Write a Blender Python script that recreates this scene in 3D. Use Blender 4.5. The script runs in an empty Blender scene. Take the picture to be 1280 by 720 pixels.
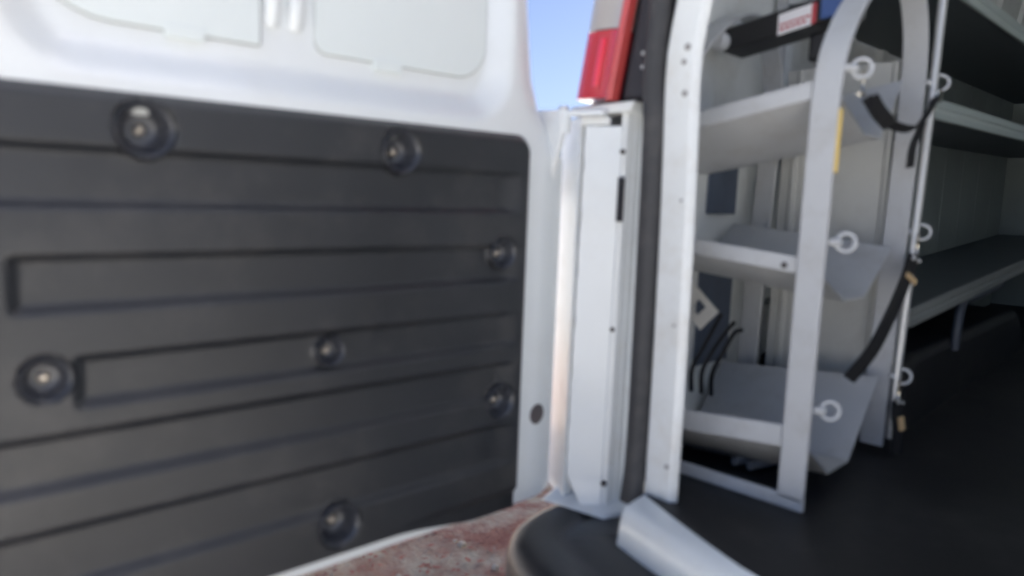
import bpy, bmesh, math, random
from math import sin, cos, tan, radians, pi, sqrt, hypot, exp
from mathutils import Vector, Matrix
import numpy as np
random.seed(7)
S = bpy.context.scene

# ------------------------------------------------------------------ camera
# world: +X = right across the van, +Y = towards the front of the van, Z up
cam_d = bpy.data.cameras.new("camera"); cam = bpy.data.objects.new("camera", cam_d)
S.collection.objects.link(cam); S.camera = cam
psi, th, rho = radians(44.06), radians(7.2), radians(2.2)
f_ = Vector((-sin(psi)*cos(th), cos(psi)*cos(th), -sin(th)))
r0 = Vector((cos(psi), sin(psi), 0)); u0 = r0.cross(f_)
r_ = r0*cos(rho) + u0*sin(rho); u_ = u0*cos(rho) - r0*sin(rho)
cam.matrix_world = Matrix(((r_.x, u_.x, -f_.x, 0), (r_.y, u_.y, -f_.y, 0), (r_.z, u_.z, -f_.z, 1.10), (0, 0, 0, 1)))
cam_d.sensor_width = 36; cam_d.lens = 36*930/1280
cam_d.clip_start = 0.02; cam_d.clip_end = 5000
cam_d.dof.use_dof = True; cam_d.dof.focus_distance = 12.0; cam_d.dof.aperture_fstop = 2.6

# ------------------------------------------------------------------ light
SUN_DIR = Vector((0.55, 0.62, 0.70)).normalized()          # towards the sun: ahead of the van, to its right
w = bpy.data.worlds.new("World"); S.world = w; w.use_nodes = True
nt = w.node_tree; bg = nt.nodes["Background"]
sky = nt.nodes.new("ShaderNodeTexSky"); sky.sky_type = 'NISHITA'; sky.sun_disc = False
sky.sun_elevation = math.asin(SUN_DIR.z); sky.sun_rotation = math.atan2(SUN_DIR.x, SUN_DIR.y)
sky.air_density = 0.40; sky.dust_density = 2.9; sky.ozone_density = 2.6
nt.links.new(sky.outputs[0], bg.inputs[0]); bg.inputs[1].default_value = 0.064
sd = bpy.data.lights.new("sun", 'SUN'); so = bpy.data.objects.new("sun", sd); S.collection.objects.link(so)
sd.energy = 5.0; sd.angle = radians(0.5); sd.color = (1.0, 0.98, 0.93)
so.rotation_euler = SUN_DIR.to_track_quat('Z', 'Y').to_euler(); so.location = (3, 6, 8)
S.view_settings.view_transform = 'Standard'; S.view_settings.look = 'None'
S.view_settings.exposure = 2.54; S.view_settings.gamma = 1
S.cycles.max_bounces = 8; S.cycles.diffuse_bounces = 5

# ------------------------------------------------------------------ materials
def mat(name, col, rough=0.5, metal=0.0, coat=0.0, bump=0.0, bscale=60, var=0.0, vscale=6, spec=0.5, trans=0.0, dirt=None, dscale=3.0, damt=0.3):
    m = bpy.data.materials.new(name); m.use_nodes = True
    t = m.node_tree; b = t.nodes["Principled BSDF"]
    b.inputs["Base Color"].default_value = (*col, 1); b.inputs["Roughness"].default_value = rough
    b.inputs["Metallic"].default_value = metal; b.inputs["Coat Weight"].default_value = coat
    b.inputs["Coat Roughness"].default_value = 0.12
    b.inputs["Specular IOR Level"].default_value = spec; b.inputs["Transmission Weight"].default_value = trans
    tc = t.nodes.new("ShaderNodeTexCoord")
    last = None
    if var > 0:
        n = t.nodes.new("ShaderNodeTexNoise"); n.inputs["Scale"].default_value = vscale; n.inputs["Detail"].default_value = 6
        n.inputs["Roughness"].default_value = 0.65
        t.links.new(tc.outputs["Object"], n.inputs["Vector"])
        r = t.nodes.new("ShaderNodeValToRGB")
        r.color_ramp.elements[0].position = 0.3; r.color_ramp.elements[1].position = 0.7
        r.color_ramp.elements[0].color = (*[c*(1-var) for c in col], 1)
        r.color_ramp.elements[1].color = (*[min(1, c*(1+var)) for c in col], 1)
        t.links.new(n.outputs["Fac"], r.inputs[0]); last = r.outputs[0]
        rr = t.nodes.new("ShaderNodeMapRange"); rr.inputs[3].default_value = max(0, rough-0.08); rr.inputs[4].default_value = min(1, rough+0.12)
        t.links.new(n.outputs["Fac"], rr.inputs[0]); t.links.new(rr.outputs[0], b.inputs["Roughness"])
    if dirt:
        n2 = t.nodes.new("ShaderNodeTexNoise"); n2.inputs["Scale"].default_value = dscale; n2.inputs["Detail"].default_value = 8
        n2.inputs["Roughness"].default_value = 0.7
        t.links.new(tc.outputs["Object"], n2.inputs["Vector"])
        r2 = t.nodes.new("ShaderNodeValToRGB"); r2.color_ramp.elements[0].position = 0.50; r2.color_ramp.elements[1].position = 0.75
        r2.color_ramp.elements[0].color = (0, 0, 0, 1); r2.color_ramp.elements[1].color = (damt, damt, damt, 1)
        t.links.new(n2.outputs["Fac"], r2.inputs[0])
        mx = t.nodes.new("ShaderNodeMix"); mx.data_type = 'RGBA'
        mx.inputs["A"].default_value = (*col, 1); mx.inputs["B"].default_value = (*dirt, 1)
        if last: t.links.new(last, mx.inputs["A"])
        t.links.new(r2.outputs[0], mx.inputs["Factor"]); last = mx.outputs["Result"]
    if last: t.links.new(last, b.inputs["Base Color"])
    if bump > 0:
        n3 = t.nodes.new("ShaderNodeTexNoise"); n3.inputs["Scale"].default_value = bscale; n3.inputs["Detail"].default_value = 3
        t.links.new(tc.outputs["Object"], n3.inputs["Vector"])
        bp = t.nodes.new("ShaderNodeBump"); bp.inputs["Strength"].default_value = bump; bp.inputs["Distance"].default_value = 0.002
        t.links.new(n3.outputs["Fac"], bp.inputs["Height"]); t.links.new(bp.outputs[0], b.inputs["Normal"])
    return m

PAINT = mat("van_white_paint", (0.79, 0.82, 0.82), 0.32, coat=0.5, var=0.02, vscale=3, dirt=(0.55, 0.50, 0.42), dscale=5, damt=0.16)
JAMB = mat("jamb_white_paint", (0.80, 0.82, 0.81), 0.42, coat=0.25, var=0.03, vscale=9, dirt=(0.50, 0.42, 0.30), dscale=14, damt=0.30)
CSEAL = mat("cover_edge_grey", (0.34, 0.36, 0.36), 0.6)
COVER = mat("window_blank_grey_white", (0.75, 0.80, 0.785), 0.6, var=0.02, vscale=4)
LINER = mat("black_liner_plastic", (0.0225, 0.0245, 0.0285), 0.32, spec=0.6, bump=0.35, bscale=420, var=0.12, vscale=5, dirt=(0.14, 0.13, 0.12), dscale=8, damt=0.22)
CUPM = mat("cup_glossy_plastic", (0.038, 0.041, 0.050), 0.34, spec=0.8, coat=0.0, var=0.1, vscale=30)
BUMPER = mat("bumper_plastic", (0.022, 0.023, 0.027), 0.38, bump=0.4, bscale=300, var=0.15, vscale=6, dirt=(0.13, 0.11, 0.09), dscale=6, damt=0.25)
RUBBER = mat("seal_rubber", (0.045, 0.045, 0.048), 0.62, var=0.15, vscale=18, dirt=(0.2, 0.18, 0.16), dscale=20, damt=0.2)
TRIM = mat("lamp_bed_dark", (0.024, 0.023, 0.03), 0.55, var=0.2, vscale=8)
FLOORM = mat("black_floor_mat", (0.012, 0.012, 0.014), 0.50, bump=0.5, bscale=200, var=0.25, vscale=5, spec=0.45, dirt=(.06, .058, .055), dscale=9, damt=.35)
WALLM = mat("van_inner_wall", (0.68, 0.70, 0.69), 0.55, var=0.05, vscale=4, dirt=(0.3, 0.27, 0.22), dscale=7, damt=0.3)
RACK = mat("rack_grey_paint", (0.47, 0.48, 0.49), 0.45, var=0.05, vscale=7, dirt=(0.28, 0.25, 0.21), dscale=16, damt=0.35)
BACKM = mat("rack_back_sheet", (0.50, 0.505, 0.485), 0.5, var=0.05, vscale=6, dirt=(0.3, 0.27, 0.22), dscale=9, damt=0.3)
GALV = mat("galvanised_lip", (0.74, 0.82, 0.80), 0.28, metal=0.6)
SHELFM = mat("shelf_dark_grey", (0.08, 0.095, 0.105), 0.5, var=0.15, vscale=6)
SHADEWALL = mat("wall_in_shade_tone", (0.25, 0.29, 0.285), 0.6, var=0.1, vscale=5)  # wall colour darkened for the shade deep in the hold
STEEL = mat("bright_steel", (0.62, 0.62, 0.61), 0.42, metal=0.6)
DULL = mat("dull_steel", (0.30, 0.31, 0.33), 0.5, metal=0.4)
LEGM = mat("shelf_leg_dark", (0.05, 0.06, 0.08), 0.4)
LOWLIP = mat("low_shelf_lip", (0.20, 0.215, 0.21), 0.5, var=0.1, vscale=9)
ZINC = mat("zinc_hook", (0.62, 0.57, 0.48), 0.25, metal=1.0, var=0.15, vscale=80)
SCREW = mat("screw_steel", (0.60, 0.54, 0.46), 0.36, metal=1.0)
RINGM = mat("ring_pale_paint", (0.54, 0.55, 0.56), 0.4)
WEB = mat("strap_webbing", (0.010, 0.010, 0.012), 0.8, bump=0.6, bscale=700)
TAN = mat("tan_tag", (0.62, 0.44, 0.24), 0.6)
YELLOW = mat("yellow_tape", (0.72, 0.52, 0.16), 0.5, var=0.06, vscale=40)
CASE = mat("black_case", (0.014, 0.014, 0.016), 0.45, var=0.2, vscale=20)
LABELW = mat("label_white", (0.75, 0.74, 0.76), 0.45)
LABELR = mat("label_red", (0.45, 0.06, 0.07), 0.45)
BLUEM = mat("blue_plastic", (0.05, 0.10, 0.27), 0.5, var=0.1, vscale=15)
ALU = mat("slotted_aluminium", (0.66, 0.64, 0.60), 0.45, metal=0.3, var=0.08, vscale=30)
DARKGAP = mat("wall_opening_dark", (0.022, 0.024, 0.034), 0.7)
GAPBLUE = mat("opening_shade_blue_grey", (0.07, 0.09, 0.13), 0.6, var=0.2, vscale=12)
PLUG = mat("grey_plug", (0.10, 0.083, 0.085), 0.6, var=0.1, vscale=60)
HOLE = mat("shallow_hole", (0.30, 0.29, 0.28), 0.6)
SPOT = mat("dark_hole", (0.05, 0.042, 0.038), 0.6)
RED = mat("lens_red", (0.52, 0.012, 0.03), 0.16, coat=1.0, spec=0.6)
REDEDGE = mat("lens_red_edge", (0.62, 0.09, 0.085), 0.3, coat=0.6)
REDSTREAK = mat("lens_red_streak", (0.80, 0.012, 0.05), 0.12, coat=1.0)
CLEAR = mat("lens_clear", (0.42, 0.39, 0.37), 0.18, coat=1.0, spec=0.6)
PEB = mat("pebble", (0.50, 0.41, 0.30), 0.8, var=0.3, vscale=25)
LEAFM = mat("rust_leaf", (0.40, 0.17, 0.11), 0.75, var=0.35, vscale=9)

def ground_mat():
    m = bpy.data.materials.new("dirt_ground"); m.use_nodes = True; t = m.node_tree; b = t.nodes["Principled BSDF"]
    tc = t.nodes.new("ShaderNodeTexCoord")
    def noise(s, d, r=0.6):
        n = t.nodes.new("ShaderNodeTexNoise"); n.inputs["Scale"].default_value = s; n.inputs["Detail"].default_value = d
        n.inputs["Roughness"].default_value = r; t.links.new(tc.outputs["Object"], n.inputs["Vector"]); return n
    def ramp(n, p0, c0, p1, c1):
        r = t.nodes.new("ShaderNodeValToRGB"); e = r.color_ramp.elements
        e[0].position, e[1].position = p0, p1; e[0].color, e[1].color = (*c0, 1), (*c1, 1)
        t.links.new(n.outputs["Fac"], r.inputs[0]); return r
    a = ramp(noise(9, 8), 0.30, (0.42, 0.33, 0.225), 0.70, (0.60, 0.50, 0.36))
    k = ramp(noise(4.2, 10, 0.68), 0.40, (0, 0, 0), 0.58, (1, 1, 1))
    red = ramp(noise(22, 6), 0.3, (0.27, 0.10, 0.065), 0.75, (0.44, 0.22, 0.145))
    # the rust red litter gathers in a patch some metres wide left of the bumper
    ds = t.nodes.new("ShaderNodeVectorMath"); ds.operation = 'DISTANCE'; ds.inputs[1].default_value = (-2.2, 2.2, 0)
    t.links.new(tc.outputs["Object"], ds.inputs[0])
    fo = t.nodes.new("ShaderNodeMapRange"); fo.inputs[1].default_value = 1.4; fo.inputs[2].default_value = 3.2; fo.inputs[3].default_value = 1.0; fo.inputs[4].default_value = 0.06
    t.links.new(ds.outputs["Value"], fo.inputs[0])
    km = t.nodes.new("ShaderNodeMath"); km.operation = 'MULTIPLY'; t.links.new(k.outputs[0], km.inputs[0]); t.links.new(fo.outputs[0], km.inputs[1]); k = km
    mx = t.nodes.new("ShaderNodeMix"); mx.data_type = 'RGBA'
    pale = t.nodes.new("ShaderNodeMix"); pale.data_type = 'RGBA'; pale.inputs["B"].default_value = (0.47, 0.465, 0.45, 1)  # far ground, out of view, greyed to cool the light it bounces
    fp = t.nodes.new("ShaderNodeMapRange"); fp.inputs[1].default_value = 1.5; fp.inputs[2].default_value = 4.0; fp.inputs[3].default_value = 0.0; fp.inputs[4].default_value = 0.92
    t.links.new(ds.outputs["Value"], fp.inputs[0]); t.links.new(fp.outputs[0], pale.inputs["Factor"]); t.links.new(a.outputs[0], pale.inputs["A"])
    t.links.new(pale.outputs["Result"], mx.inputs["A"]); t.links.new(red.outputs[0], mx.inputs["B"]); t.links.new(k.outputs[0], mx.inputs["Factor"])
    t.links.new(mx.outputs["Result"], b.inputs["Base Color"]); b.inputs["Roughness"].default_value = 0.9
    bp = t.nodes.new("ShaderNodeBump"); bp.inputs["Strength"].default_value = 0.7; bp.inputs["Distance"].default_value = 0.02
    t.links.new(noise(40, 8).outputs["Fac"], bp.inputs["Height"]); t.links.new(bp.outputs[0], b.inputs["Normal"])
    return m
GROUND = ground_mat()

# ------------------------------------------------------------------ helpers
def empty(name, loc, label, cat, group=None):
    o = bpy.data.objects.new(name, None); S.collection.objects.link(o); o.location = loc
    o.empty_display_size = 0.1; o["label"] = label; o["category"] = cat
    if group: o["group"] = group
    return o
def world_loc(o):
    v = Vector((0, 0, 0))
    while o: v += o.location; o = o.parent
    return v
class MB:
    """collects world-space geometry for one mesh object"""
    def __init__(s): s.v = []; s.f = []
    def add(s, vs, fs):
        n = len(s.v); s.v += [Vector(p) for p in vs]; s.f += [[i+n for i in q] for q in fs]; return s
    def box(s, lo, hi):
        a, b = lo, hi
        return s.hexa([(a[0],a[1],a[2]),(b[0],a[1],a[2]),(b[0],b[1],a[2]),(a[0],b[1],a[2]),
                       (a[0],a[1],b[2]),(b[0],a[1],b[2]),(b[0],b[1],b[2]),(a[0],b[1],b[2])])
    def hexa(s, p):
        return s.add(p, [[0,3,2,1],[4,5,6,7],[0,1,5,4],[1,2,6,5],[2,3,7,6],[3,0,4,7]])
    def prism(s, poly, ext):
        n = len(poly); e = Vector(ext); top = [Vector(p)+e for p in poly]
        return s.add(list(poly)+top, [list(range(n))[::-1], list(range(n, 2*n))] + [[i, (i+1) % n, (i+1) % n+n, i+n] for i in range(n)])
    def tube(s, pts, r, n=12, cap=True, r2=None):
        pts = [Vector(p) for p in pts]; rings = []; ref = None
        for i, p in enumerate(pts):
            d = (pts[min(i+1, len(pts)-1)] - pts[max(i-1, 0)]).normalized()
            if ref is None: ref = d.orthogonal().normalized()
            ref = (ref - d*ref.dot(d)).normalized(); bn = d.cross(ref)
            rr = r if r2 is None else r + (r2-r)*i/(len(pts)-1)
            rings.append([p + (ref*cos(2*pi*k/n) + bn*sin(2*pi*k/n))*rr for k in range(n)])
        fs = []
        for i in range(len(rings)-1):
            for k in range(n): fs.append([i*n+k, i*n+(k+1) % n, (i+1)*n+(k+1) % n, (i+1)*n+k])
        if cap: fs += [list(range(n))[::-1], [(len(rings)-1)*n+k for k in range(n)]]
        return s.add([q for R in rings for q in R], fs)
    def ribbon(s, pts, wdir, w, t):
        """strip of width w along wdir (vector), thickness t, following pts"""
        pts = [Vector(p) for p in pts]; W = Vector(wdir).normalized(); rows = []
        for i, p in enumerate(pts):
            d = (pts[min(i+1, len(pts)-1)] - pts[max(i-1, 0)]).normalized(); nrm = d.cross(W).normalized()
            rows.append([p-W*w/2-nrm*t/2, p+W*w/2-nrm*t/2, p+W*w/2+nrm*t/2, p-W*w/2+nrm*t/2])
        fs = [[0,1,2,3]]
        for i in range(len(rows)-1):
            for k in range(4): fs.append([i*4+k, (i+1)*4+k, (i+1)*4+(k+1) % 4, i*4+(k+1) % 4])
        m = (len(rows)-1)*4; fs.append([m+3, m+2, m+1, m])
        return s.add([q for R in rows for q in R], fs)
    def lathe(s, c, ax, prof, n=20):
        """prof: (along, radius) pairs"""
        c = Vector(c); A = Vector(ax).normalized(); X = A.orthogonal().normalized(); Y = A.cross(X)
        vs = [c + A*a + (X*cos(2*pi*k/n)+Y*sin(2*pi*k/n))*r for a, r in prof for k in range(n)]
        fs = [[i*n+k, i*n+(k+1) % n, (i+1)*n+(k+1) % n, (i+1)*n+k] for i in range(len(prof)-1) for k in range(n)]
        fs += [list(range(n))[::-1], [(len(prof)-1)*n+k for k in range(n)]]
        return s.add(vs, fs)
    def torus(s, c, ax, R, r, n=24, m=10):
        c = Vector(c); A = Vector(ax).normalized(); X = A.orthogonal().normalized(); Y = A.cross(X); vs = []
        for i in range(n):
            d = X*cos(2*pi*i/n)+Y*sin(2*pi*i/n)
            for j in range(m): vs.append(c + d*(R+r*cos(2*pi*j/m)) + A*r*sin(2*pi*j/m))
        return s.add(vs, [[i*m+j, ((i+1) % n)*m+j, ((i+1) % n)*m+(j+1) % m, i*m+(j+1) % m] for i in range(n) for j in range(m)])
    def build(s, name, m, parent=None, bevel=0.0, seg=2, smooth=False, sub=0, angle=40):
        me = bpy.data.meshes.new(name); o = bpy.data.objects.new(name, me)
        off = world_loc(parent) if parent else Vector((0, 0, 0))
        me.from_pydata([tuple(p-off) for p in s.v], [], s.f); me.materials.append(m)
        bm = bmesh.new(); bm.from_mesh(me); bmesh.ops.recalc_face_normals(bm, faces=bm.faces); bm.to_mesh(me); bm.free()
        S.collection.objects.link(o)
        if parent: o.parent = parent
        if bevel > 0:
            b = o.modifiers.new("bevel", 'BEVEL'); b.width = bevel; b.segments = seg; b.limit_method = 'ANGLE'; b.angle_limit = radians(35)
            smooth = True
        if smooth:
            for p in me.polygons: p.use_smooth = True
            bm = bmesh.new(); bm.from_mesh(me)
            for e in bm.edges:
                if len(e.link_faces) == 2 and e.calc_face_angle(0) > radians(angle): e.smooth = False
            bm.to_mesh(me); bm.free()
        return o
def copy_part(src, parent):
    c = src.copy(); S.collection.objects.link(c); c.parent = parent
    return c
def smooth(a, b, x):
    t = max(0.0, min(1.0, (x-a)/(b-a))); return t*t*(3-2*t)
def catmull(pts, k=6):
    P = [Vector(p) for p in pts]; P = [P[0]*2-P[1]] + P + [P[-1]*2-P[-2]]; out = []
    for i in range(1, len(P)-2):
        for j in range(k):
            t = j/k; a, b, c, d = P[i-1], P[i], P[i+1], P[i+2]
            out.append(0.5*((2*b)+(c-a)*t+(2*a-5*b+4*c-d)*t*t+(3*b-a-3*c+d)*t**3))
    out.append(P[-2]); return out

# ------------------------------------------------------------------ ground
def build_ground():
    xs = np.sinh(np.linspace(-8.4, 8.4, 190))*0.6; xs = xs-1.2
    n = len(xs); rng = np.random.default_rng(3)
    ph = rng.uniform(0, 6.28, (14, 3)); fr = rng.uniform(1.5, 9, (14, 2))*rng.choice([-1, 1], (14, 2))
    X, Y = np.meshgrid(xs, xs+2.0, indexing='ij')
    Z = sum(0.006*np.sin(fr[i, 0]*X+fr[i, 1]*Y+ph[i, 0]) for i in range(14))*np.exp(-((X+1.2)**2+(Y-2)**2)/60)
    V = np.stack([X, Y, Z], -1).reshape(-1, 3).tolist()
    F = [[i*n+j, (i+1)*n+j, (i+1)*n+j+1, i*n+j+1] for i in range(n-1) for j in range(n-1)]
    mb = MB(); mb.add(V, F); o = mb.build("ground", GROUND, smooth=True)
    o["kind"] = "structure"; o["label"] = "pale dirt ground with rust red patches under the open door"
    # pebbles and dead leaves
    pm = MB()
    for _ in range(900):
        x, y = random.uniform(-4.2, -0.9), random.uniform(-0.5, 4.2); r = random.choice([0.006, 0.008, 0.011, 0.016])*random.uniform(.7, 1.3)
        vs = []
        for k in range(5): a = 2*pi*k/5+random.random()*.6; vs.append((x+r*cos(a), y+r*.8*sin(a), 0.0))
        for k in range(5): a = 2*pi*k/5+random.random()*.6; vs.append((x+r*.75*cos(a), y+r*.6*sin(a), r*.7))
        vs.append((x, y, r*.95))
        pm.add(vs, [[k, (k+1) % 5, (k+1) % 5+5, k+5] for k in range(5)]+[[k+5, (k+1) % 5+5, 10] for k in range(5)])
    p = pm.build("pebbles", PEB, smooth=True); p["kind"] = "stuff"; p["label"] = "small pale pebbles scattered over the dirt ground"
    lm = MB()
    for _ in range(2600):
        cx, cy = random.choice(CL); x, y = random.gauss(cx, .16), random.gauss(cy, .2)
        a = random.uniform(0, 2*pi); L = random.uniform(.006, .015); wd = L*random.uniform(.45, .75); z = random.uniform(.004, .014)
        c, s_ = cos(a), sin(a); T = lambda p, q, h: (x+c*p-s_*q, y+s_*p+c*q, z+h)
        lm.add([T(-L, 0, 0), T(0, wd, random.uniform(0, .003)), T(L, 0, random.uniform(0, .004)), T(0, -wd, random.uniform(0, .003)), T(0, 0, .002)],
               [[0, 4, 1], [1, 4, 2], [2, 4, 3], [3, 4, 0]])
    l = lm.build("leaf_litter", LEAFM); l["kind"] = "stuff"; l["label"] = "rust red dead leaf litter lying in patches on the dirt"
CL = [(random.uniform(-3.6, -1.1), random.uniform(0.2, 3.6)) for _ in range(34)]
build_ground()

# ------------------------------------------------------------------ van
van = empty("cargo_van", (0, 3.0, 0), "white cargo van with its rear door swung open beside the bumper", "van")
FZ = lambda y: 0.612 + 0.03*(y-1.15)                      # the load floor climbs slightly towards the front
TRW = lambda x: max(.004, .17*(abs(x)-.42)+.004)     # tread is widest at its ends
REAR = lambda x: 0.84 + 0.116*(abs(x)/0.655)**2           # the bowed rear edge of the load floor

# shell: outer sides, roof, nose (mostly unseen, added to cast the shade)
def side(sx):
    plan = [(-.895, 1.115), (-.915, 1.15), (-.93, 1.25), (-.935, 2.2), (-.935, 4.6), (-.90, 5.6), (-.82, 5.6), (-.86, 1.3), (-.86, 1.125)]
    rows = []
    for z, k in ((.42, -.01), (.60, 0), (.95, .0), (1.25, .004), (1.6, .03), (2.1, .06), (2.4, .09), (2.55, .13)):
        rows.append([((x+k)*sx*-1 if sx > 0 else x+k, y, z) for x, y in plan])
    n = len(plan); mb = MB(); vs = [p for R in rows for p in R]
    fs = [[i*n+j, i*n+(j+1) % n, (i+1)*n+(j+1) % n, (i+1)*n+j] for i in range(len(rows)-1) for j in range(n)]
    fs += [list(range(n))[::-1], [(len(rows)-1)*n+j for j in range(n)]]
    mb.add(vs, fs); mb.build("side_panel", PAINT, van, bevel=.008)
side(-1); side(1)
mb = MB()
prof = [(x, z+.50) for x, z in [(-.83, 2.02), (-.72, 2.09), (-.4, 2.13), (0, 2.14), (.4, 2.13), (.72, 2.09), (.83, 2.02), (.72, 2.055), (.4, 2.095), (0, 2.105), (-.4, 2.095), (-.72, 2.055)]]  # out of view, raised to keep a higher sun off the door
mb.prism([(x, 1.02, z) for x, z in prof], (0, 4.6, 0)); mb.build("unseen_roof", PAINT, van, bevel=.006)
mb = MB(); mb.box((-.86, 3.9, .55), (.86, 3.94, 2.56)); mb.build("bulkhead", SHADEWALL, van)
mb = MB(); mb.hexa([(-.88, 5.6, .42), (.88, 5.6, .42), (.85, 6.4, .42), (-.85, 6.4, .42), (-.86, 5.6, 1.2), (.86, 5.6, 1.2), (.8, 6.4, .95), (-.8, 6.4, .95)])
mb.build("unseen_bonnet", PAINT, van, bevel=.05, seg=3)
# load floor
N = 24; xs = [-.81, -.672]+[-.664+1.328*i/40 for i in range(41)]+[.672, .81]; N = len(xs)-1
mb = MB()
pts = [(x, REAR(x)+.0165+TRW(min(abs(x), .664)) if abs(x) < .67 else 1.14, FZ(REAR(x))) for x in xs]
far = [(x, 4.0, FZ(4.0)) for x in xs]
vs = pts+far+[(p[0], p[1], p[2]-.03) for p in pts]+[(p[0], p[1], p[2]-.03) for p in far]; n = N+1
mb.add(vs, [[i, i+1, n+i+1, n+i] for i in range(N)]+[[2*n+i, 3*n+i, 3*n+i+1, 2*n+i+1] for i in range(N)]+[[i, 2*n+i, 2*n+i+1, i+1] for i in range(N)])
mb.build("floor_mat", FLOORM, van)
# painted sill under the opening: riser with a rounded top
sec = lambda w: [(.0, .515), (.002, .545), (.007, .574), (.010, .586), (.014, .594), (.019, .599), (.023, .602), (.026+w*.5, .6055), (.028+w, .608), (.028+w, .515)]
xs2 = [-.664+1.328*i/40 for i in range(41)]; mb = MB(); vs = []
for x in xs2:
    for dy, z in sec(TRW(x)): vs.append((x, REAR(x)+dy-.008, z))
k = len(sec(0)); fs = [[i*k+j, i*k+(j+1) % k, (i+1)*k+(j+1) % k, (i+1)*k+j] for i in range(40) for j in range(k)]
fs += [list(range(k)), [40*k+j for j in range(k)][::-1]]
mb.add(vs, fs); mb.build("door_sill", PAINT, van, smooth=True, angle=50)
# bumper: bowed step with a rounded corner
def bumper():
    half = [(-.862, 1.07), (-.862, .97), (-.852, .915), (-.828, .868), (-.785, .825), (-.70, .785), (-.55, .745), (-.30, .712), (0, .70)]
    c = [Vector((x, y, 0)) for x, y in half]; c = catmull(c, 5)
    left = [(p.x, p.y) for p in c]; out = left + [(-x, y) for x, y in left[::-1][1:]]
    cen = (0, 1.2); rows = []
    steps = [(0.30, .035), (.36, .012), (.44, 0), (.505, .002), (.522, .007), (.534, .018), (.540, .034), (.540, .075), (.536, .083), (.536, .105), (.541, .113), (.542, .19)]
    n = len(out)
    for z, inset in steps:
        R = []
        for i, (x, y) in enumerate(out):
            a = Vector(out[max(i-1, 0)]); b = Vector(out[min(i+1, n-1)]); d = (b-a).normalized(); nrm = Vector((-d.y, d.x))
            q = Vector((x, y)) + nrm*inset
            if i == 0 or i == n-1: q.y = y
            R.append((q.x, max(q.y, y), z))
        rows.append(R)
    mb = MB(); mb.add([p for R in rows for p in R], [[i*n+j, i*n+j+1, (i+1)*n+j+1, (i+1)*n+j] for i in range(len(rows)-1) for j in range(n-1)])
    top = [(x, min(1.07, y), z) for x, y, z in rows[-1]]; m = len(top)
    mb.add(top+[(x, 1.07, z) for x, y, z in top], [[j, j+1, m+j+1, m+j] for j in range(m-1)])
    mb.build("bumper", BUMPER, van, smooth=True, angle=60)
bumper()
# jamb and pillars of the left rear corner, each a vertical folded sheet
def fold(name, plan, z0, z1, m, thick=.02, bevel=.004, lean=0.0, rows=None):
    """closed vertical sheet following plan (x, y), thickened away from the camera side (+Y)"""
    back = [(x+.004, y+thick) for x, y in plan]
    poly = [(x, y) for x, y in plan] + back[::-1]
    rows = rows or [(z0, 0), (z1, lean)]
    mb = MB(); n = len(poly); m_ = len(rows)
    mb.add([(x+dx, y, z) for z, dx in rows for x, y in poly], [list(range(n))[::-1], [(m_-1)*n+i for i in range(n)]]+[[k*n+i, k*n+(i+1) % n, (k+1)*n+(i+1) % n, (k+1)*n+i] for k in range(m_-1) for i in range(n)])
    return mb.build(name, m, van, bevel=bevel)
fold("corner_pillar", [(-.936, 1.105), (-.934, 1.086), (-.838, 1.022)], .535, 1.238, JAMB)
# bright jamb plate with a slightly ragged sealed edge
mb = MB(); L = []; R = []
for i in range(41):
    t = i/40; z = .548+.672*t; e = .0010*sin(i*2.3)+.0008*sin(i*5.1)
    if i < 3: e += (3-i)*.012
    L.append((-.829+.006*t+e, 1.018, z)); R.append((-.766+.004*t, 1.040, z))
n = 41; vs = L+R+[(x, y+.012, z) for x, y, z in L]+[(x, y+.012, z) for x, y, z in R]
fs = []
for i in range(40): fs += [[i, n+i, n+i+1, i+1], [2*n+i, 2*n+i+1, 3*n+i+1, 3*n+i], [i, i+1, 2*n+i+1, 2*n+i], [n+i, 3*n+i, 3*n+i+1, n+i+1]]
fs += [[0, 2*n, 3*n, n], [40, n+40, 3*n+40, 2*n+40]]
mb.add(vs, fs); mb.build("jamb_plate", PAINT, van, smooth=True)
fold("jamb_edge", [(-.766, 1.043), (-.757, 1.046), (-.753, 1.075)], .545, 1.25, JAMB)
fold("jamb_channel", [(-.758, 1.078), (-.726, 1.084), (-.706, 1.052)], .535, 1.262, JAMB)
fold("jamb_channel", [(-.757, 1.079), (-.726, 1.084), (-.706, 1.053)], 1.264, 2.5, TRIM, lean=.05)
# foot where the jamb turns onto the bumper
mb = MB(); mb.hexa([(-.868, .992, .541), (-.735, 1.012, .541), (-.70, 1.10, .541), (-.89, 1.10, .541), (-.862, 1.006, .549), (-.74, 1.024, .549), (-.70, 1.10, .557), (-.89, 1.10, .557)])
mb.build("jamb_foot", JAMB, van, bevel=.004)
fold("door_aperture_pillar", [(-.682, 1.052), (-.674, 1.034), (-.624, 1.030), (-.617, 1.036), (-.648, 1.08), (-.70, 1.13), (-.80, 1.20)], .60, 2.5, JAMB, thick=.004, bevel=.003,
     rows=[(.60, .004), (.80, .004), (1.0, .002), (1.1, 0), (1.2, -.003), (1.25, -.005), (1.29, -.006), (1.33, -.005), (1.37, .000), (1.42, .009), (1.5, .022), (1.65, .04), (2.05, .065), (2.5, .09)])
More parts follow.
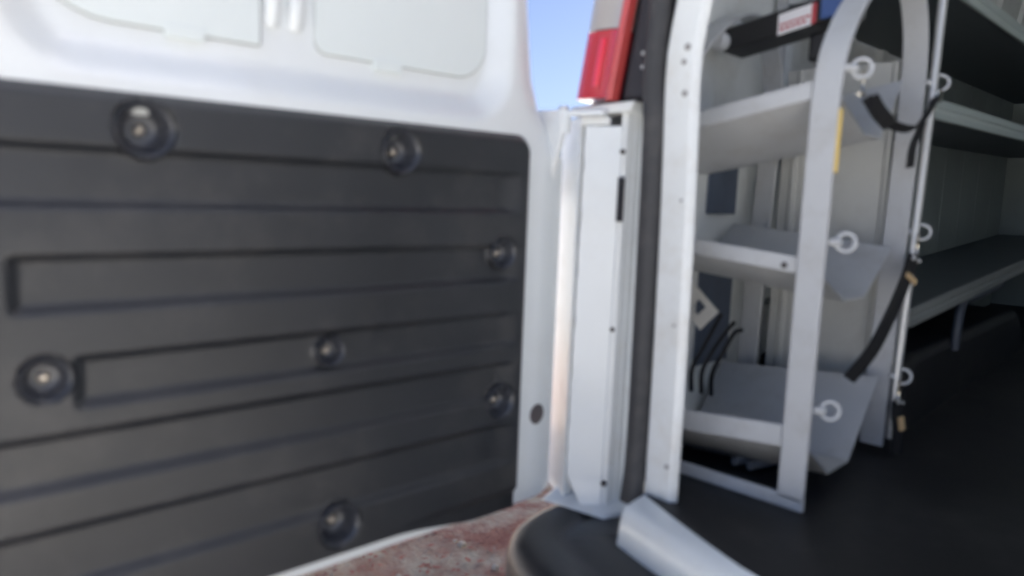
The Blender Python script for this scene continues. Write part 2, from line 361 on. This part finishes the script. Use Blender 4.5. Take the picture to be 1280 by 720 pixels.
# rubber weather strip round the opening: soft D section
def seal():
    path = [(-.690, 1.020, .588), (-.690, 1.023, .62), (-.691, 1.027, .66), (-.692, 1.030, .75), (-.694, 1.031, .95), (-.697, 1.031, 1.2), (-.703, 1.031, 1.30), (-.697, 1.031, 1.42), (-.676, 1.03, 1.75), (-.64, 1.03, 2.38), (-.55, 1.03, 2.46), (0, 1.03, 2.49), (.55, 1.03, 2.46), (.64, 1.03, 2.38), (.676, 1.03, 1.75), (.69, 1.03, 1.2), (.686, 1.03, .66), (.664, .985, .61)]
    P = catmull(path, 6); mb = MB(); sec = [(-.017, .012), (-.019, -.002), (-.013, -.012), (-.004, -.015), (.006, -.013), (.014, -.006), (.017, .012)]; k = len(sec); vs = []
    for i, p in enumerate(P):
        d = (P[min(i+1, len(P)-1)]-P[max(i-1, 0)]).normalized(); nb = Vector((0, 1, 0)); nb = (nb-d*nb.dot(d)).normalized(); a = nb.cross(d)
        a = -a
        g = 1+.18*max(0, 1-(p.z-.588)/.05) if p.z < .638 and p.x < 0 else 1.0
        vs += [p + a*s*g*1.0 + nb*t for s, t in sec]
    mb.add(vs, [[i*k+j, i*k+(j+1) % k, (i+1)*k+(j+1) % k, (i+1)*k+j] for i in range(len(P)-1) for j in range(k)])
    return mb.build("weather_strip", RUBBER, van, smooth=True, angle=70)
seal()
# small holes, plugs and bumpers on jamb and pillar
def disc(name, c, ax, r, t, m, parent, n=16):
    mb = MB(); A = Vector(ax).normalized(); return mb.lathe(Vector(c)-A*t*.5, A, [(0, r), (t*.7, r), (t, r*.75)], n).build(name, m, parent, smooth=True)
for c, r in (((-.761, 1.042, 1.178), .0045), ((-.762, 1.042, .872), .004), ((-.848, 1.036, .775), .004), ((-.762, 1.042, .592), .0055)):
    disc("bolt_hole", c, (.1, -1, 0), r, .006, SPOT, van)
disc("rubber_stop", (-.720, 1.068, 1.027), (.5, -.85, 0), .012, .012, RUBBER, van)
mb = MB(); mb.box((-.761, 1.034, 1.06), (-.755, 1.046, 1.135)); mb.build("striker_slot", TRIM, van)
for c, r in (((-.640, 1.030, 1.335), .0055), ((-.645, 1.030, 1.313), .0045), ((-.640, 1.030, 1.265), .005), ((-.634, 1.030, 1.10), .0025), ((-.632, 1.030, .90), .0025), ((-.628, 1.030, .665), .004)):
    disc("bolt_hole", c, (.05, -1, 0), r, .0015, HOLE, van)
# tail lamp: red reversing cluster, leaning with the body
def lens(z0, z1, x0, x1, y, bulge, m, name, parent, nx=10, nz=8, wrap=True):
    ln = lambda z: .175*(z-1.266)-.011
    rows = []
    for j in range(nz+1):
        z = z0+(z1-z0)*j/nz; R = []
        for i in range(nx+1):
            s = i/nx; x = x0+(x1-x0)*s+ln(z); q = (2*s-1)
            yy = y - bulge*(1-q*q) + (.09*max(0, .22-s)/.22*max(0, .22-s)/.22 if wrap else 0)
            R.append((x, yy, z))
        rows.append(R)
    mb = MB(); n = nx+1; k = (nz+1)*n
    vs = [p for R in rows for p in R]; bk = [(x, y+.10 if wrap else y+.02, z) for x, yy, z in vs]
    fs = [[j*n+i, j*n+i+1, (j+1)*n+i+1, (j+1)*n+i] for j in range(nz) for i in range(nx)]
    fs += [[k+a for a in q][::-1] for q in fs]
    for i in range(nx): fs += [[i, k+i, k+i+1, i+1], [nz*n+i, nz*n+i+1, k+nz*n+i+1, k+nz*n+i]]
    for j in range(nz): fs += [[j*n, (j+1)*n, k+(j+1)*n, k+j*n], [j*n+nx, k+j*n+nx, k+(j+1)*n+nx, (j+1)*n+nx]]
    return mb.add(vs+bk, fs).build(name, m, parent, smooth=True, angle=50)
lamp = MB().hexa([(-.872, 1.085, 1.262), (-.752, 1.055, 1.262), (-.752, 1.11, 1.262), (-.88, 1.12, 1.262), (-.79, 1.085, 1.74), (-.67, 1.055, 1.74), (-.67, 1.11, 1.74), (-.80, 1.12, 1.74)]).build("tail_lamp", TRIM, van, bevel=.006)
lens(1.266, 1.376, -.851, -.777, 1.022, .006, RED, "red_lens", lamp)
lens(1.378, 1.47, -.851, -.777, 1.022, .006, CLEAR, "clear_lens", lamp)
lens(1.472, 1.72, -.851, -.777, 1.022, .006, RED, "red_lens", lamp)
lens(1.262, 1.72, -.775, -.763, 1.020, .002, REDEDGE, "lens_edge", lamp, nx=4, wrap=False)
lens(1.285, 1.362, -.804, -.793, 1.0135, .002, REDSTREAK, "lens_streak", lamp, nx=6, wrap=False)  # narrow vertical streak in a brighter red
MB().hexa([(-.760, 1.032, 1.266), (-.708, 1.032, 1.262), (-.70, 1.06, 1.262), (-.76, 1.06, 1.262), (-.68, 1.032, 1.74), (-.66, 1.032, 1.74), (-.66, 1.06, 1.74), (-.68, 1.06, 1.74)]).build("lamp_bed", TRIM, van, bevel=.004)
for z in (1.334, 1.312): disc("bolt_hole", (-.722, 1.031, z), (0, -1, 0), .0035, .004, STEEL, van)
MB().hexa([(-.868, 1.03, 1.240), (-.742, 1.030, 1.243), (-.742, 1.09, 1.243), (-.89, 1.09, 1.240), (-.868, 1.03, 1.256), (-.735, 1.030, 1.260), (-.735, 1.09, 1.260), (-.89, 1.09, 1.256)]).build("lamp_shelf", JAMB, van, bevel=.003)
# upper hinge: barrel, arm and leaf
hg = MB().tube([(-.858, .998, 1.208), (-.858, .998, 1.247)], .0135, 16).build("hinge", PAINT, van, smooth=True)
MB().tube([(-.858, .998, 1.247), (-.858, .998, 1.253)], .009, 14).build("hinge_pin", STEEL, hg, smooth=True)
MB().tube([(-.858, .998, 1.224), (-.858, .998, 1.229)], .0155, 16).build("hinge_bush", PAINT, hg, smooth=True)
MB().prism([(-.935, .985, 1.12), (-.872, .985, 1.12), (-.850, .985, 1.200), (-.850, .985, 1.240), (-.860, .985, 1.246), (-.922, .985, 1.248)], (0, .012, 0)).build("hinge_strap", JAMB, van, bevel=.002)
MB().hexa([(-.848, .990, 1.236), (-.785, 1.012, 1.236), (-.785, 1.030, 1.236), (-.85, 1.006, 1.236), (-.848, .990, 1.246), (-.785, 1.012, 1.246), (-.785, 1.030, 1.246), (-.85, 1.006, 1.246)]).build("hinge_arm", PAINT, van, bevel=.002)
MB().hexa([(-.835, 1.016, 1.222), (-.785, 1.030, 1.222), (-.785, 1.040, 1.222), (-.835, 1.03, 1.222), (-.835, 1.016, 1.236), (-.785, 1.030, 1.236), (-.785, 1.040, 1.236), (-.835, 1.03, 1.236)]).build("hinge_leaf", JAMB, van, bevel=.002)

# inner walls of the hold
def inner_wall(sx):
    ys = [1.12+2.8*i/260 for i in range(261)]; zs = [.58+.1*i for i in range(20)]
    def prof(y, z):
        d = 0
        for c, wd in ((1.16, .05), (1.33, .06), (1.70, .05), (2.00, .07), (2.26, .05), (2.62, .05), (2.98, .07), (3.35, .05), (3.7, .05)):
            d += .016*(smooth(c-wd/2-.012, c-wd/2, y)-smooth(c+wd/2, c+wd/2+.012, y))
        lean = max(0, z-1.25)**2*.12
        return -(.792-d-lean)*(-1 if sx > 0 else 1)
    mb = MB(); n = len(zs)
    vs = [(prof(y, z), y, z) for y in ys for z in zs]; k = len(vs)
    vs += [(p[0]+.012*(1 if sx > 0 else -1), p[1], p[2]) for p in vs]
    fs = [[i*n+j, (i+1)*n+j, (i+1)*n+j+1, i*n+j+1] for i in range(260) for j in range(n-1)]
    fs += [[k+a for a in q] for q in fs]
    mb.add(vs, fs); return mb.build("inner_wall", WALLM, van, smooth=True)
inner_wall(-1); inner_wall(1)
MB().box((-.7785, 1.355, 1.075), (-.772, 1.475, 1.19)).build("painted_opening", GAPBLUE, van, bevel=.003)  # solid dark box, the opening's shade put into its colour
MB().box((-.7785, 1.345, .76), (-.772, 1.485, .965)).build("painted_opening", GAPBLUE, van, bevel=.003)  # dark box added so the bracket's slots show dark
MB().prism([(-.80, 1.66, .60), (-.80, 1.66, .74), (-.80, 1.75, .79), (-.80, 2.75, .80), (-.80, 2.9, .72), (-.80, 2.9, .60)], (.335, 0, 0)).build("wheel_arch", FLOORM, van, bevel=.02, seg=3)

# ------------------------------------------------------------------ open rear door
da = radians(3.6)
Hd = Vector((-0.87, 0.90, 0)); DN = Vector((cos(da), -sin(da), 0)); DU = Vector((-sin(da), -cos(da), 0)); DZ = Vector((0, 0, 1))
def dp(u, z, d=0.0): return Hd + DU*u + DZ*z + DN*d
def uedge(z):
    a = [(.5, -.135), (1.165, -.135), (1.24, -.058), (1.29, -.038), (1.41, -.022), (1.6, .01), (2.5, .04)]
    for (z0, e0), (z1, e1) in zip(a, a[1:]):
        if z <= z1: return e0+(e1-e0)*(z-z0)/(z1-z0)
    return a[-1][1]
def rrect(u, z, u0, u1, z0, z1, r):
    cx, cz, hx, hz = (u0+u1)/2, (z0+z1)/2, (u1-u0)/2-r, (z1-z0)/2-r
    qx, qz = abs(u-cx)-hx, abs(z-cz)-hz
    return hypot(max(qx, 0), max(qz, 0))+min(max(qx, qz), 0)-r
def door_d(u, z):
    e = uedge(z); s = u-e; wd = .078 if z < 1.18 else .078-.035*smooth(1.18, 1.26, z)
    d = 0.0
    if s < wd: d -= .026*(1-s/wd)**2*(wd/.078)
    sdf = rrect(u, z, .012, .722, 1.207, 1.95, .085)
    d -= .030*smooth(0, .052, -sdf)
    if u > .80: d -= .02*((u-.80)/.05)**2
    d -= .036*smooth(.002, -.010, rrect(u, z, -.012, .80, .582, 1.180, .03)+.004)
    return d
def grid_mesh(us_of_row, zs, fn, back, name, m, parent, flat=False):
    nz = len(zs); rows = [us_of_row(z) for z in zs]; nu = len(rows[0])
    vs = [dp(u, z, fn(u, z)) for z, R in zip(zs, rows) for u in R]; k = len(vs)
    vs += [dp(u, z, back) for z, R in zip(zs, rows) for u in R]
    fs = [[j*nu+i, j*nu+i+1, (j+1)*nu+i+1, (j+1)*nu+i] for j in range(nz-1) for i in range(nu-1)]
    for i in range(nu-1): fs += [[i, k+i, k+i+1, i+1], [(nz-1)*nu+i, (nz-1)*nu+i+1, k+(nz-1)*nu+i+1, k+(nz-1)*nu+i]]
    for j in range(nz-1): fs += [[j*nu, (j+1)*nu, k+(j+1)*nu, k+j*nu], [j*nu+nu-1, k+j*nu+nu-1, k+(j+1)*nu+nu-1, (j+1)*nu+nu-1]]
    fs += [[k, k+nu-1, k+nz*nu-1, k+(nz-1)*nu]] if flat else [[k+a for a in q][::-1] for q in fs[:(nz-1)*(nu-1)]]
    return MB().add(vs, fs).build(name, m, parent, smooth=True, angle=50)
def ur(z):
    e = uedge(z); A = [e+(.07-e)*i/36 for i in range(36)]; return A+[.07+.78*i/156 for i in range(157)]
zs = [.553+.0057*i for i in range(160)] + [1.4654+.02*i for i in range(50)]
door = grid_mesh(ur, zs, door_d, -.075, "rear_door", PAINT, van)
door["label"] = "open left rear door with black ribbed liner"

mb = MB(); mb.hexa([(.875, .94, .56), (.935, .94, .56), (.985, .10, .56), (.925, .10, .56), (.875, .94, 2.45), (.925, .94, 2.45), (.975, .10, 2.45), (.925, .10, 2.45)])  # second rear door, out of view, added to shade the left one
unseen_door = mb.build("rear_door", PAINT, van, bevel=.02, seg=3)
MB().hexa([(.866, .90, .60), (.878, .90, .60), (.928, .14, .60), (.916, .14, .60), (.866, .90, 1.19), (.878, .90, 1.19), (.928, .14, 1.19), (.916, .14, 1.19)]).build("door_liner", LINER, unseen_door, bevel=.008)
BANDS = [(1.132, 1.070, .008, .90), (1.014, .957, .008, .713), (.901, .848, .010, .655), (.816, .758, .008, .90), (.708, .640, .006, .90)]
CUPS = [(.580, 1.156, .031, .027), (.236, 1.154, .030, .028), (.034, 1.002, .025, .022), (.346, .874, .020, .020), (.686, .882, .025, .018), (.028, .751, .028, .024), (.330, .617, .031, .029)]
def liner_bot(u): return .573-.022*smooth(.24, .06, u)
def liner_d(u, z):
    zb = .548
    sdf = rrect(u, z, -.027, .845, zb-.3, 1.197, .030)
    d = .013 - .013*smooth(-.012, .002, sdf)
    rec = 0.0
    for zt, zl, ue, uf in BANDS:
        a = smooth(zt+.006, zt-.007, z)*smooth(zl-.006, zl+.007, z)
        a *= smooth(ue-.022, ue+.034, u)*smooth(uf+.007, uf-.009, u)
        rec = max(rec, a)
    d -= .0110*rec
    # raised pad round the lower left screw keeps its own level
    for cu, cz, r, dep in CUPS:
        q = hypot(u-cu, z-cz)/r
        if q < 1.14:
            pad = smooth(1.14, 1.04, q); base = d + (.013-d)*pad*.8
            cup = smooth(1.10, .93, q)*(dep+.0055)
            d = base - cup
    d -= .010*smooth(.592, .575, z)*smooth(.24, .10, u)*.8
    return d
def lrow(z): return [-.027+.872*i/290 for i in range(291)]
zl = [.551+.646*i/270 for i in range(271)]
def build_liner():
    # bottom edge follows liner_bot
    nz = len(zl); nu = 291; vs = []
    for z in zl:
        t = (z-.551)/.646
        for i in range(nu):
            u = -.027+.872*i/290
            b = liner_bot(u); zz = b+(1.197-b)*t
            vs.append((u, zz))
    cr = .030
    P = []
    for u, z in vs:                        # round the top hinge-side corner
        cx, cz = -.027+cr, 1.197-cr
        uu, zz = u, z
        if u < cx and z > cz:
            a, b = (cx-u)/cr, (z-cz)/cr; m_ = max(a, b); l = hypot(a, b)
            if l > 1e-6: uu, zz = cx-(cx-u)*m_/l, cz+(z-cz)*m_/l
        P.append(dp(uu, zz, liner_d(uu, zz)))
    k = len(P); P += [dp(u, min(z, 1.19), -.0005-.0) for u, z in vs]
    fs = [[j*nu+i, j*nu+i+1, (j+1)*nu+i+1, (j+1)*nu+i] for j in range(nz-1) for i in range(nu-1)]
    for i in range(nu-1): fs += [[i, k+i, k+i+1, i+1]]
    for j in range(nz-1): fs += [[j*nu+nu-1, k+j*nu+nu-1, k+(j+1)*nu+nu-1, (j+1)*nu+nu-1]]
    return MB().add(P, fs).build("door_liner", LINER, door, smooth=True, angle=60)
build_liner()
proto = None
for cu, cz, r, dep in CUPS:                 # each fastener: a glossy pressed cup with a pan-head screw at its bottom
    k = r/.033
    bowl = [(0, r*.02), (0, r*.46), (dep*.03, r*.54), (dep*.10, r*.62), (dep*.24, r*.70), (dep*.45, r*.77), (dep*.68, r*.84), (dep*.86, r*.90), (dep*.96, r*.95)]
    cup = MB().lathe(dp(cu, cz, .0135-dep), DN, bowl + [(dep, r*1.01), (dep-.0008, r*1.04), (dep-.005, r*1.04), (dep*.5, r*.90), (-.004, r*.5), (-.005, r*.02)], 44)
    cup.build("screw_cup", CUPM, door, smooth=True, angle=50)
    c = dp(cu, cz, .0135-dep-.0005)
    if proto is None:
        proto = MB().lathe(dp(0, 0, 0), DN, [(0, .0066), (.004, .0064), (.0068, .0050), (.0078, .0030), (.0066, .0022), (.0066, .0002)], 18).build("screw", SCREW, door, smooth=True)
        base = proto.location.copy(); s = proto
    else: s = copy_part(proto, door)
    s.location = base + (c-dp(0, 0, 0))
# blanked windows: two thin covers with clips, and two pressed ribs between them
def plate(name, u0, u1, z0, z1, rads, d, t, m):
    pts = []
    for (cx, cz, a0), r in zip(((u0, z0, 180), (u1, z0, 270), (u1, z1, 0), (u0, z1, 90)), rads):
        sx = 1 if cx == u0 else -1; sz = 1 if cz == z0 else -1
        for i in range(9):
            a = radians(a0+90*i/8); pts.append(dp(cx+sx*r+r*cos(a), cz+sz*r+r*sin(a), d))
    return MB().prism(pts, DN*t).build(name, m, door, bevel=.0012)
plate("cover_seal", .4275, .70, 1.2745, 1.80, (.004, .10, .05, .003), -.0302, .0045, CSEAL)
plate("cover_seal", .0535, .353, 1.278, 1.80, (.056, .018, .02, .05), -.0302, .0045, CSEAL)
plate("window_cover", .430, .700, 1.276, 1.80, (.003, .10, .05, .003), -.0300, .0065, COVER)
plate("window_cover", .056, .353, 1.279, 1.80, (.055, .018, .02, .05), -.0300, .0065, COVER)
plate("cover_clip", .500, .545, 1.268, 1.284, (.002,)*4, -.0300, .0085, COVER)
plate("cover_clip", .215, .262, 1.268, 1.284, (.002,)*4, -.0300, .0085, COVER)
for u in (.412, .380):
    pts = [dp(u, 1.306, -.034), dp(u, 1.318, -.028), dp(u, 1.34, -.026), dp(u, 1.78, -.026)]
    MB().tube(pts, .0115, 14).build("pressed_rib", PAINT, door, smooth=True)
# round plug in the hinge flange
s0 = door_d(-.072, .709); sl = (door_d(-.067, .709)-door_d(-.077, .709))/.010
nrm = (DN - DU*sl).normalized()
disc("flange_plug", dp(-.072, .709, s0+.0005), nrm, .0185, .003, PLUG, door, 24)

# ------------------------------------------------------------------ grey rack against the left wall
rack = empty("tank_rack", (-.60, 1.34, .61), "grey metal rack with three trough shelves just inside the rear opening", "rack")
HOOP = [(1.15, .628), (1.15, .80), (1.15, 1.0), (1.15, 1.20), (1.152, 1.27), (1.165, 1.33), (1.20, 1.385), (1.245, 1.43), (1.30, 1.472), (1.36, 1.50), (1.42, 1.51), (1.475, 1.495), (1.515, 1.455), (1.538, 1.40), (1.545, 1.33), (1.542, 1.2), (1.53, 1.0), (1.52, .80), (1.515, .64)]
def hoop(xc, w, dz=0):
    pts = catmull([(xc, y, z+(dz if z > 1.1 else 0)) for y, z in HOOP], 5)
    return MB().ribbon(pts, (1, 0, 0), w, .007).build("hoop", RACK, rack, bevel=.0015)
hoop(-.469, .043); hoop(-.742, .043, -.045)
# bottom beam across the end
MB().box((-.76, 1.1465, .612), (-.4475, 1.156, .634)).build("cross_beam", RACK, rack, bevel=.0015)
# slim bright tube in place of the forward leg's lit edge
MB().tube([(-.437, 1.516, .66), (-.437, 1.520, .80), (-.437, 1.535, 1.0), (-.437, 1.555, 1.31), (-.437, 1.560, 1.52)], .0075, 12).build("lit_edge_tube", STEEL, rack, smooth=True)
def trough(zc, roll, depth, lip, y1, rise, yb=1.283):
    """folded sheet: rear lip, slope down, flat bottom, slope up; left end hangs by roll"""
    sec = [(1.1585, zc-.002), (1.1585, zc-lip), (1.162, zc-lip-.001), (yb, zc-depth), (max(1.355, yb+.06), zc-depth), (y1-.004, zc+rise)]
    x0, x1 = -.776, -.455; th_ = .003; mb = MB()
    def row(x):
        dz = roll*(x+.4925)
        a = [(x, y, z+dz) for y, z in sec]; b = [(x, y+(th_ if i < 2 else .001), z+dz+(th_ if i > 1 else 0)) for i, (y, z) in enumerate(sec)]
        return a+b[::-1]
    A, B = row(x0), row(x1); n = len(A)
    mb.add(A+B, [list(range(n))[::-1], list(range(n, 2*n))]+[[i, (i+1) % n, (i+1) % n+n, i+n] for i in range(n)])
    t = mb.build("trough", RACK, rack, bevel=.0008)
    MB().box((x0, 1.1505, zc-lip), (-.4925, 1.1580, zc+.002)).build("lip", RACK, t, bevel=.0012)
    for ob in t.children:
        for v in ob.data.vertices: v.co.z += roll*(v.co.x+world_loc(t).x+.4925)
    return t
trough(1.287, .195, .078, .026, 1.45, .030)
trough(1.017, -.085, .070, .024, 1.478, .012, 1.262)
trough(.744, .095, .102, .034, 1.475, .034, 1.262)
for y, z in ((1.166, 1.305), (1.166, 1.046), (1.166, .781), (1.560, 1.335), (1.546, 1.058), (1.522, .782)):
    e = MB().torus((-.428, y+.006, z), (.42, -.9, .1), .0138, .0030)
    e.tube([(-.447, y-.012, z), (-.438, y-.004, z), (-.436, y+.002, z)], .0055, 8)
    e.build("eye_bolt", RINGM, rack, smooth=True)
disc("bolt_hole", (-.512, 1.1495, 1.004), (0, -1, 0), .005, .004, SPOT, rack)
MB().box((-.4474, 1.1475, 1.150), (-.4425, 1.1535, 1.245)).build("yellow_strip", YELLOW, rack, bevel=.001)
MB().prism([(-.452, 1.525, .80), (-.452, 1.560, .81), (-.452, 1.572, .85), (-.452, 1.566, .89), (-.452, 1.53, .92)], (.004, 0, 0)).build("gusset", RACK, rack, bevel=.001)
def back_sheet():
    xs_ = [-.720+.0025*i for i in range(89)]; zz = [.66+.04*i for i in range(19)]; mb = MB()
    def y_(x): return 1.562 - .006*(smooth(-.700, -.696, x)*smooth(-.684, -.688, x)) - .008*smooth(-.514, -.508, x)
    n = len(zz); vs = [(x, y_(x), z) for x in xs_ for z in zz]; k = len(vs); vs += [(x, 1.5655, z) for x in xs_ for z in zz]; m_ = len(xs_)
    fs = [[i*n+j, (i+1)*n+j, (i+1)*n+j+1, i*n+j+1] for i in range(m_-1) for j in range(n-1)]; fs += [[k+a for a in q] for q in fs]
    for i in range(m_-1): fs += [[i*n, (i+1)*n, k+(i+1)*n, k+i*n], [i*n+n-1, (i+1)*n+n-1, k+(i+1)*n+n-1, k+i*n+n-1]]
    for j in range(n-1): fs += [[j, j+1, k+j+1, k+j], [(m_-1)*n+j, (m_-1)*n+j+1, k+(m_-1)*n+j+1, k+(m_-1)*n+j]]
    return mb.add(vs, fs).build("back_sheet", BACKM, rack, smooth=True)
back_sheet()

# ------------------------------------------------------------------ straps
def hook(c, parent, flip=1):
    c = Vector(c); mb = MB()
    mb.torus(c+Vector((0, 0, .004)), (1, 0.3, 0), .008, .0022, 16, 8)
    mb.tube([c+Vector((0, 0, -.003)), c+Vector((0, .002, -.014)), c+Vector((0, -.002, -.024))], .003, 8)
    mb.tube([c+Vector((0, -.012, -.026)), c+Vector((0, .012, -.024))], .0028, 8)
    return mb.build("snap_hook", ZINC, parent, smooth=True)
s1 = empty("strap", (-.43, 1.36, 1.25), "black strap slung between the topmost pair of ring bolts on the grey rack", "strap", "black straps on the rack")
hook((-.43, 1.186, 1.294), s1)
MB().ribbon(catmull([(-.43, 1.208, 1.266), (-.43, 1.24, 1.256), (-.43, 1.285, 1.243), (-.428, 1.345, 1.236), (-.428, 1.42, 1.238), (-.428, 1.47, 1.252), (-.428, 1.525, 1.286), (-.43, 1.56, 1.318)], 5), (.75, .25, .6), .017, .003).build("webbing", WEB, s1)
MB().ribbon(catmull([(-.425, 1.215, 1.263), (-.425, 1.25, 1.249), (-.425, 1.30, 1.236)], 5), (.5, .25, .8), .024, .006).build("webbing", WEB, s1)
MB().ribbon(catmull([(-.427, 1.478, 1.254), (-.425, 1.455, 1.235), (-.425, 1.432, 1.207), (-.424, 1.425, 1.172)], 5), (.3, 1, .2), .020, .003).build("tail_end", WEB, s1)
MB().box((-.433, 1.548, 1.300), (-.424, 1.572, 1.322)).build("buckle", ZINC, s1, bevel=.002)
s2 = empty("strap", (-.43, 1.40, .95), "black strap hanging slanted from the middle forward ring with a tan band", "strap", "black straps on the rack")
hook((-.428, 1.530, 1.040), s2)
MB().ribbon(catmull([(-.428, 1.512, 1.012), (-.426, 1.485, .985), (-.424, 1.45, .955), (-.424, 1.40, .91), (-.43, 1.345, .855), (-.445, 1.29, .81)], 5), (.2, 1, -.5), .034, .004).build("webbing", WEB, s2)
MB().ribbon([(-.420, 1.489, .978), (-.420, 1.481, .970)], (.2, 1, -.5), .038, .004).build("keeper_band", TAN, s2)
for dy in (-.016, .016): MB().lathe((-.424, 1.513+dy, 1.008-dy*.2), (1, -.8, 0), [(0, .004), (.004, .004), (.006, .002)], 10).build("rivet", STEEL, s2, smooth=True)
s3 = empty("strap", (-.43, 1.50, .70), "black strap hanging from the lowest forward ring with a tan tag at its end", "strap", "black straps on the rack")
hook((-.428, 1.510, .764), s3)
MB().ribbon(catmull([(-.426, 1.500, .738), (-.424, 1.498, .71), (-.42, 1.50, .68), (-.42, 1.505, .635)], 5), (.3, 1, -.2), .028, .004).build("webbing", WEB, s3)
MB().ribbon([(-.416, 1.496, .711), (-.415, 1.500, .699), (-.414, 1.506, .684)], (.3, 1, .1), .014, .004).build("tag", TAN, s3)
for dy in (-.013, .013): MB().lathe((-.422, 1.503+dy, .737-dy*.2), (1, -.8, 0), [(0, .0035), (.004, .0035), (.006, .002)], 10).build("rivet", STEEL, s3, smooth=True)

# ------------------------------------------------------------------ things lying in the rack
case = empty("tool_case", (-.62, 1.30, 1.385), "long black tool case with a white and red label across the top of the rack", "tool case")
ax = Vector((.21, 0, .028)).normalized()
def bar(x0, x1, zc0, zc1, h, y0, y1, name, m, parent, bevel=.003):
    return MB().hexa([(x0, y0, zc0-h/2), (x1, y0, zc1-h/2), (x1, y1, zc1-h/2), (x0, y1, zc0-h/2), (x0, y0, zc0+h/2), (x1, y0, zc1+h/2), (x1, y1, zc1+h/2), (x0, y1, zc0+h/2)]).build(name, m, parent, bevel=bevel)
bar(-.735, -.505, 1.400, 1.442, .044, 1.302, 1.38, "case_body", CASE, case, .005)
lb = bar(-.627, -.566, 1.4145, 1.4265, .036, 1.2995, 1.3015, "case_label", LABELW, case, .0008)
bar(-.5675, -.559, 1.4255, 1.4275, .034, 1.2985, 1.3008, "label_edge", LABELR, lb, .0005)
for k_, rowz in enumerate((-.009, -.0015)):
    x = -.623
    while x < -.575:
        wd = random.uniform(.004, .009); zc = 1.4145+.012*(x+.627)/.061+rowz
        bar(x, min(x+wd, -.570), zc, zc+.001, .0042, 1.2988, 1.2994, "label_print", LABELR, lb, 0); x += wd+.002
bar(-.574, -.528, 1.372, 1.374, .048, 1.31, 1.37, "case_foot", CASE, case, .006)
bl = bar(-.548, -.508, 1.430, 1.434, .036, 1.285, 1.2995, "blue_latch", BLUEM, case, .004)
disc("cap", (-.735, 1.292, 1.398), (0, -1, 0), .017, .02, RINGM, case)

br = empty("slotted_bracket", (-.72, 1.27, .87), "pale slotted metal bracket leaning behind the pillar by the lowest trough", "bracket")
def slotted():
    # tilted strip with two slots, built from rails and bridges so the slots are open
    o = Vector((-.782, 1.262, .950)); e = Vector((.078, .0, -.066)).normalized(); g = Vector((-e.z*-1, 0, 0))
    g = Vector((.67, 0, .74)).normalized(); T = Vector((0, .003, 0)); mb = MB()
    def q(a0, a1, b0, b1): mb.prism([o+e*a0+g*b0, o+e*a1+g*b0, o+e*a1+g*b1, o+e*a0+g*b1], T)
    q(0, .112, -.030, -.013); q(0, .112, .010, .024)
    q(0, .030, -.013, .010); q(.047, .068, -.013, .010); q(.088, .112, -.013, .010)
    return mb.build("slotted_strip", ALU, br)
slotted()
for i, (x0, x1) in enumerate(((-.700, -.745), (-.672, -.722), (-.655, -.700))):
    c = MB().tube(catmull([(x0, 1.31, .884-.012*i), (x0-.018, 1.315, .85), (x1+.008, 1.315, .81), (x1-.01, 1.31, .765), (x1-.02, 1.33, .715)], 6), .0042, 8).build("cable", WEB, None, smooth=True)
    c["label"] = ["black cable nearest the slotted bracket in the rack", "black cable hanging between two others behind the slotted bracket", "black cable farthest right of the three behind the slotted bracket"][i]
    c["category"] = "cable"; c["group"] = "black cables behind the bracket"
for i, x in enumerate((-.585, -.555)):
    b = MB().tube([(x-.03, 1.24, .628), (x+.02, 1.40, .632)], .008, 10).build("steel_rod", DULL, None, smooth=True)
    b["label"] = ["short steel rod lying under the lowest trough, beside the wall", "short steel rod lying under the lowest trough, beside the post"][i]
    b["category"] = "rod"; b["group"] = "steel rods under the trough"

# ------------------------------------------------------------------ long shelves further in
sh = empty("shelf_unit", (-.62, 2.6, .63), "long dark shelving unit with bright galvanised lips beyond the grey rack", "shelving")
def shelf(z0, z1, h, lipm, y0=1.61, y1=3.87):
    b = MB().hexa([(-.772, y0, z0-.006), (-.455, y0, z0-.006), (-.455, y1, z1-.006), (-.772, y1, z1-.006), (-.772, y0, z0), (-.455, y0, z0), (-.455, y1, z1), (-.772, y1, z1)]).build("shelf", SHELFM, sh)
    pr = [(-.4545, 0), (-.4545, h), (-.4465, h), (-.4465, h*.62), (-.4505, h*.5), (-.4465, h*.38), (-.4465, 0)]
    mb = MB(); n = len(pr)
    mb.add([(x, y0-.002, z0-.012+z) for x, z in pr]+[(x, y1, z1-.012+z) for x, z in pr], [list(range(n))[::-1], list(range(n, 2*n))]+[[i, (i+1) % n, (i+1) % n+n, i+n] for i in range(n)])
    mb.build("shelf_lip", lipm, b, bevel=.001)
    return b
shelf(1.53, 1.575, .036, GALV); shelf(1.288, 1.345, .038, GALV)
shelf(.878, 1.005, .038, LOWLIP)
for y in (1.60,):
    MB().box((-.772, y-.012, FZ(y)), (-.752, y+.006, 1.72)).build("upright", RACK, sh, bevel=.002)
for i in range(6):  # shade on the wall between the shelves, put into darker sheets
    y0 = 2.47+i*.232
    MB().box((-.764, y0, .62), (-.758, y0+.2285, 1.70)).build("shaded_wall_sheet", SHADEWALL, sh, bevel=.0015)
bk = MB()
bk.tube(catmull([(-.462, 2.03, .765), (-.462, 2.035, .84), (-.462, 2.06, .878), (-.462, 2.14, .885), (-.462, 2.45, .90)], 5), .011, 10)
bk.build("leg", LEGM, sh, smooth=True)
for v in (3.6,):
    MB().box((-.470, v-.02, .70), (-.452, v+.02, .98)).build("leg", SHELFM, sh, bevel=.003)
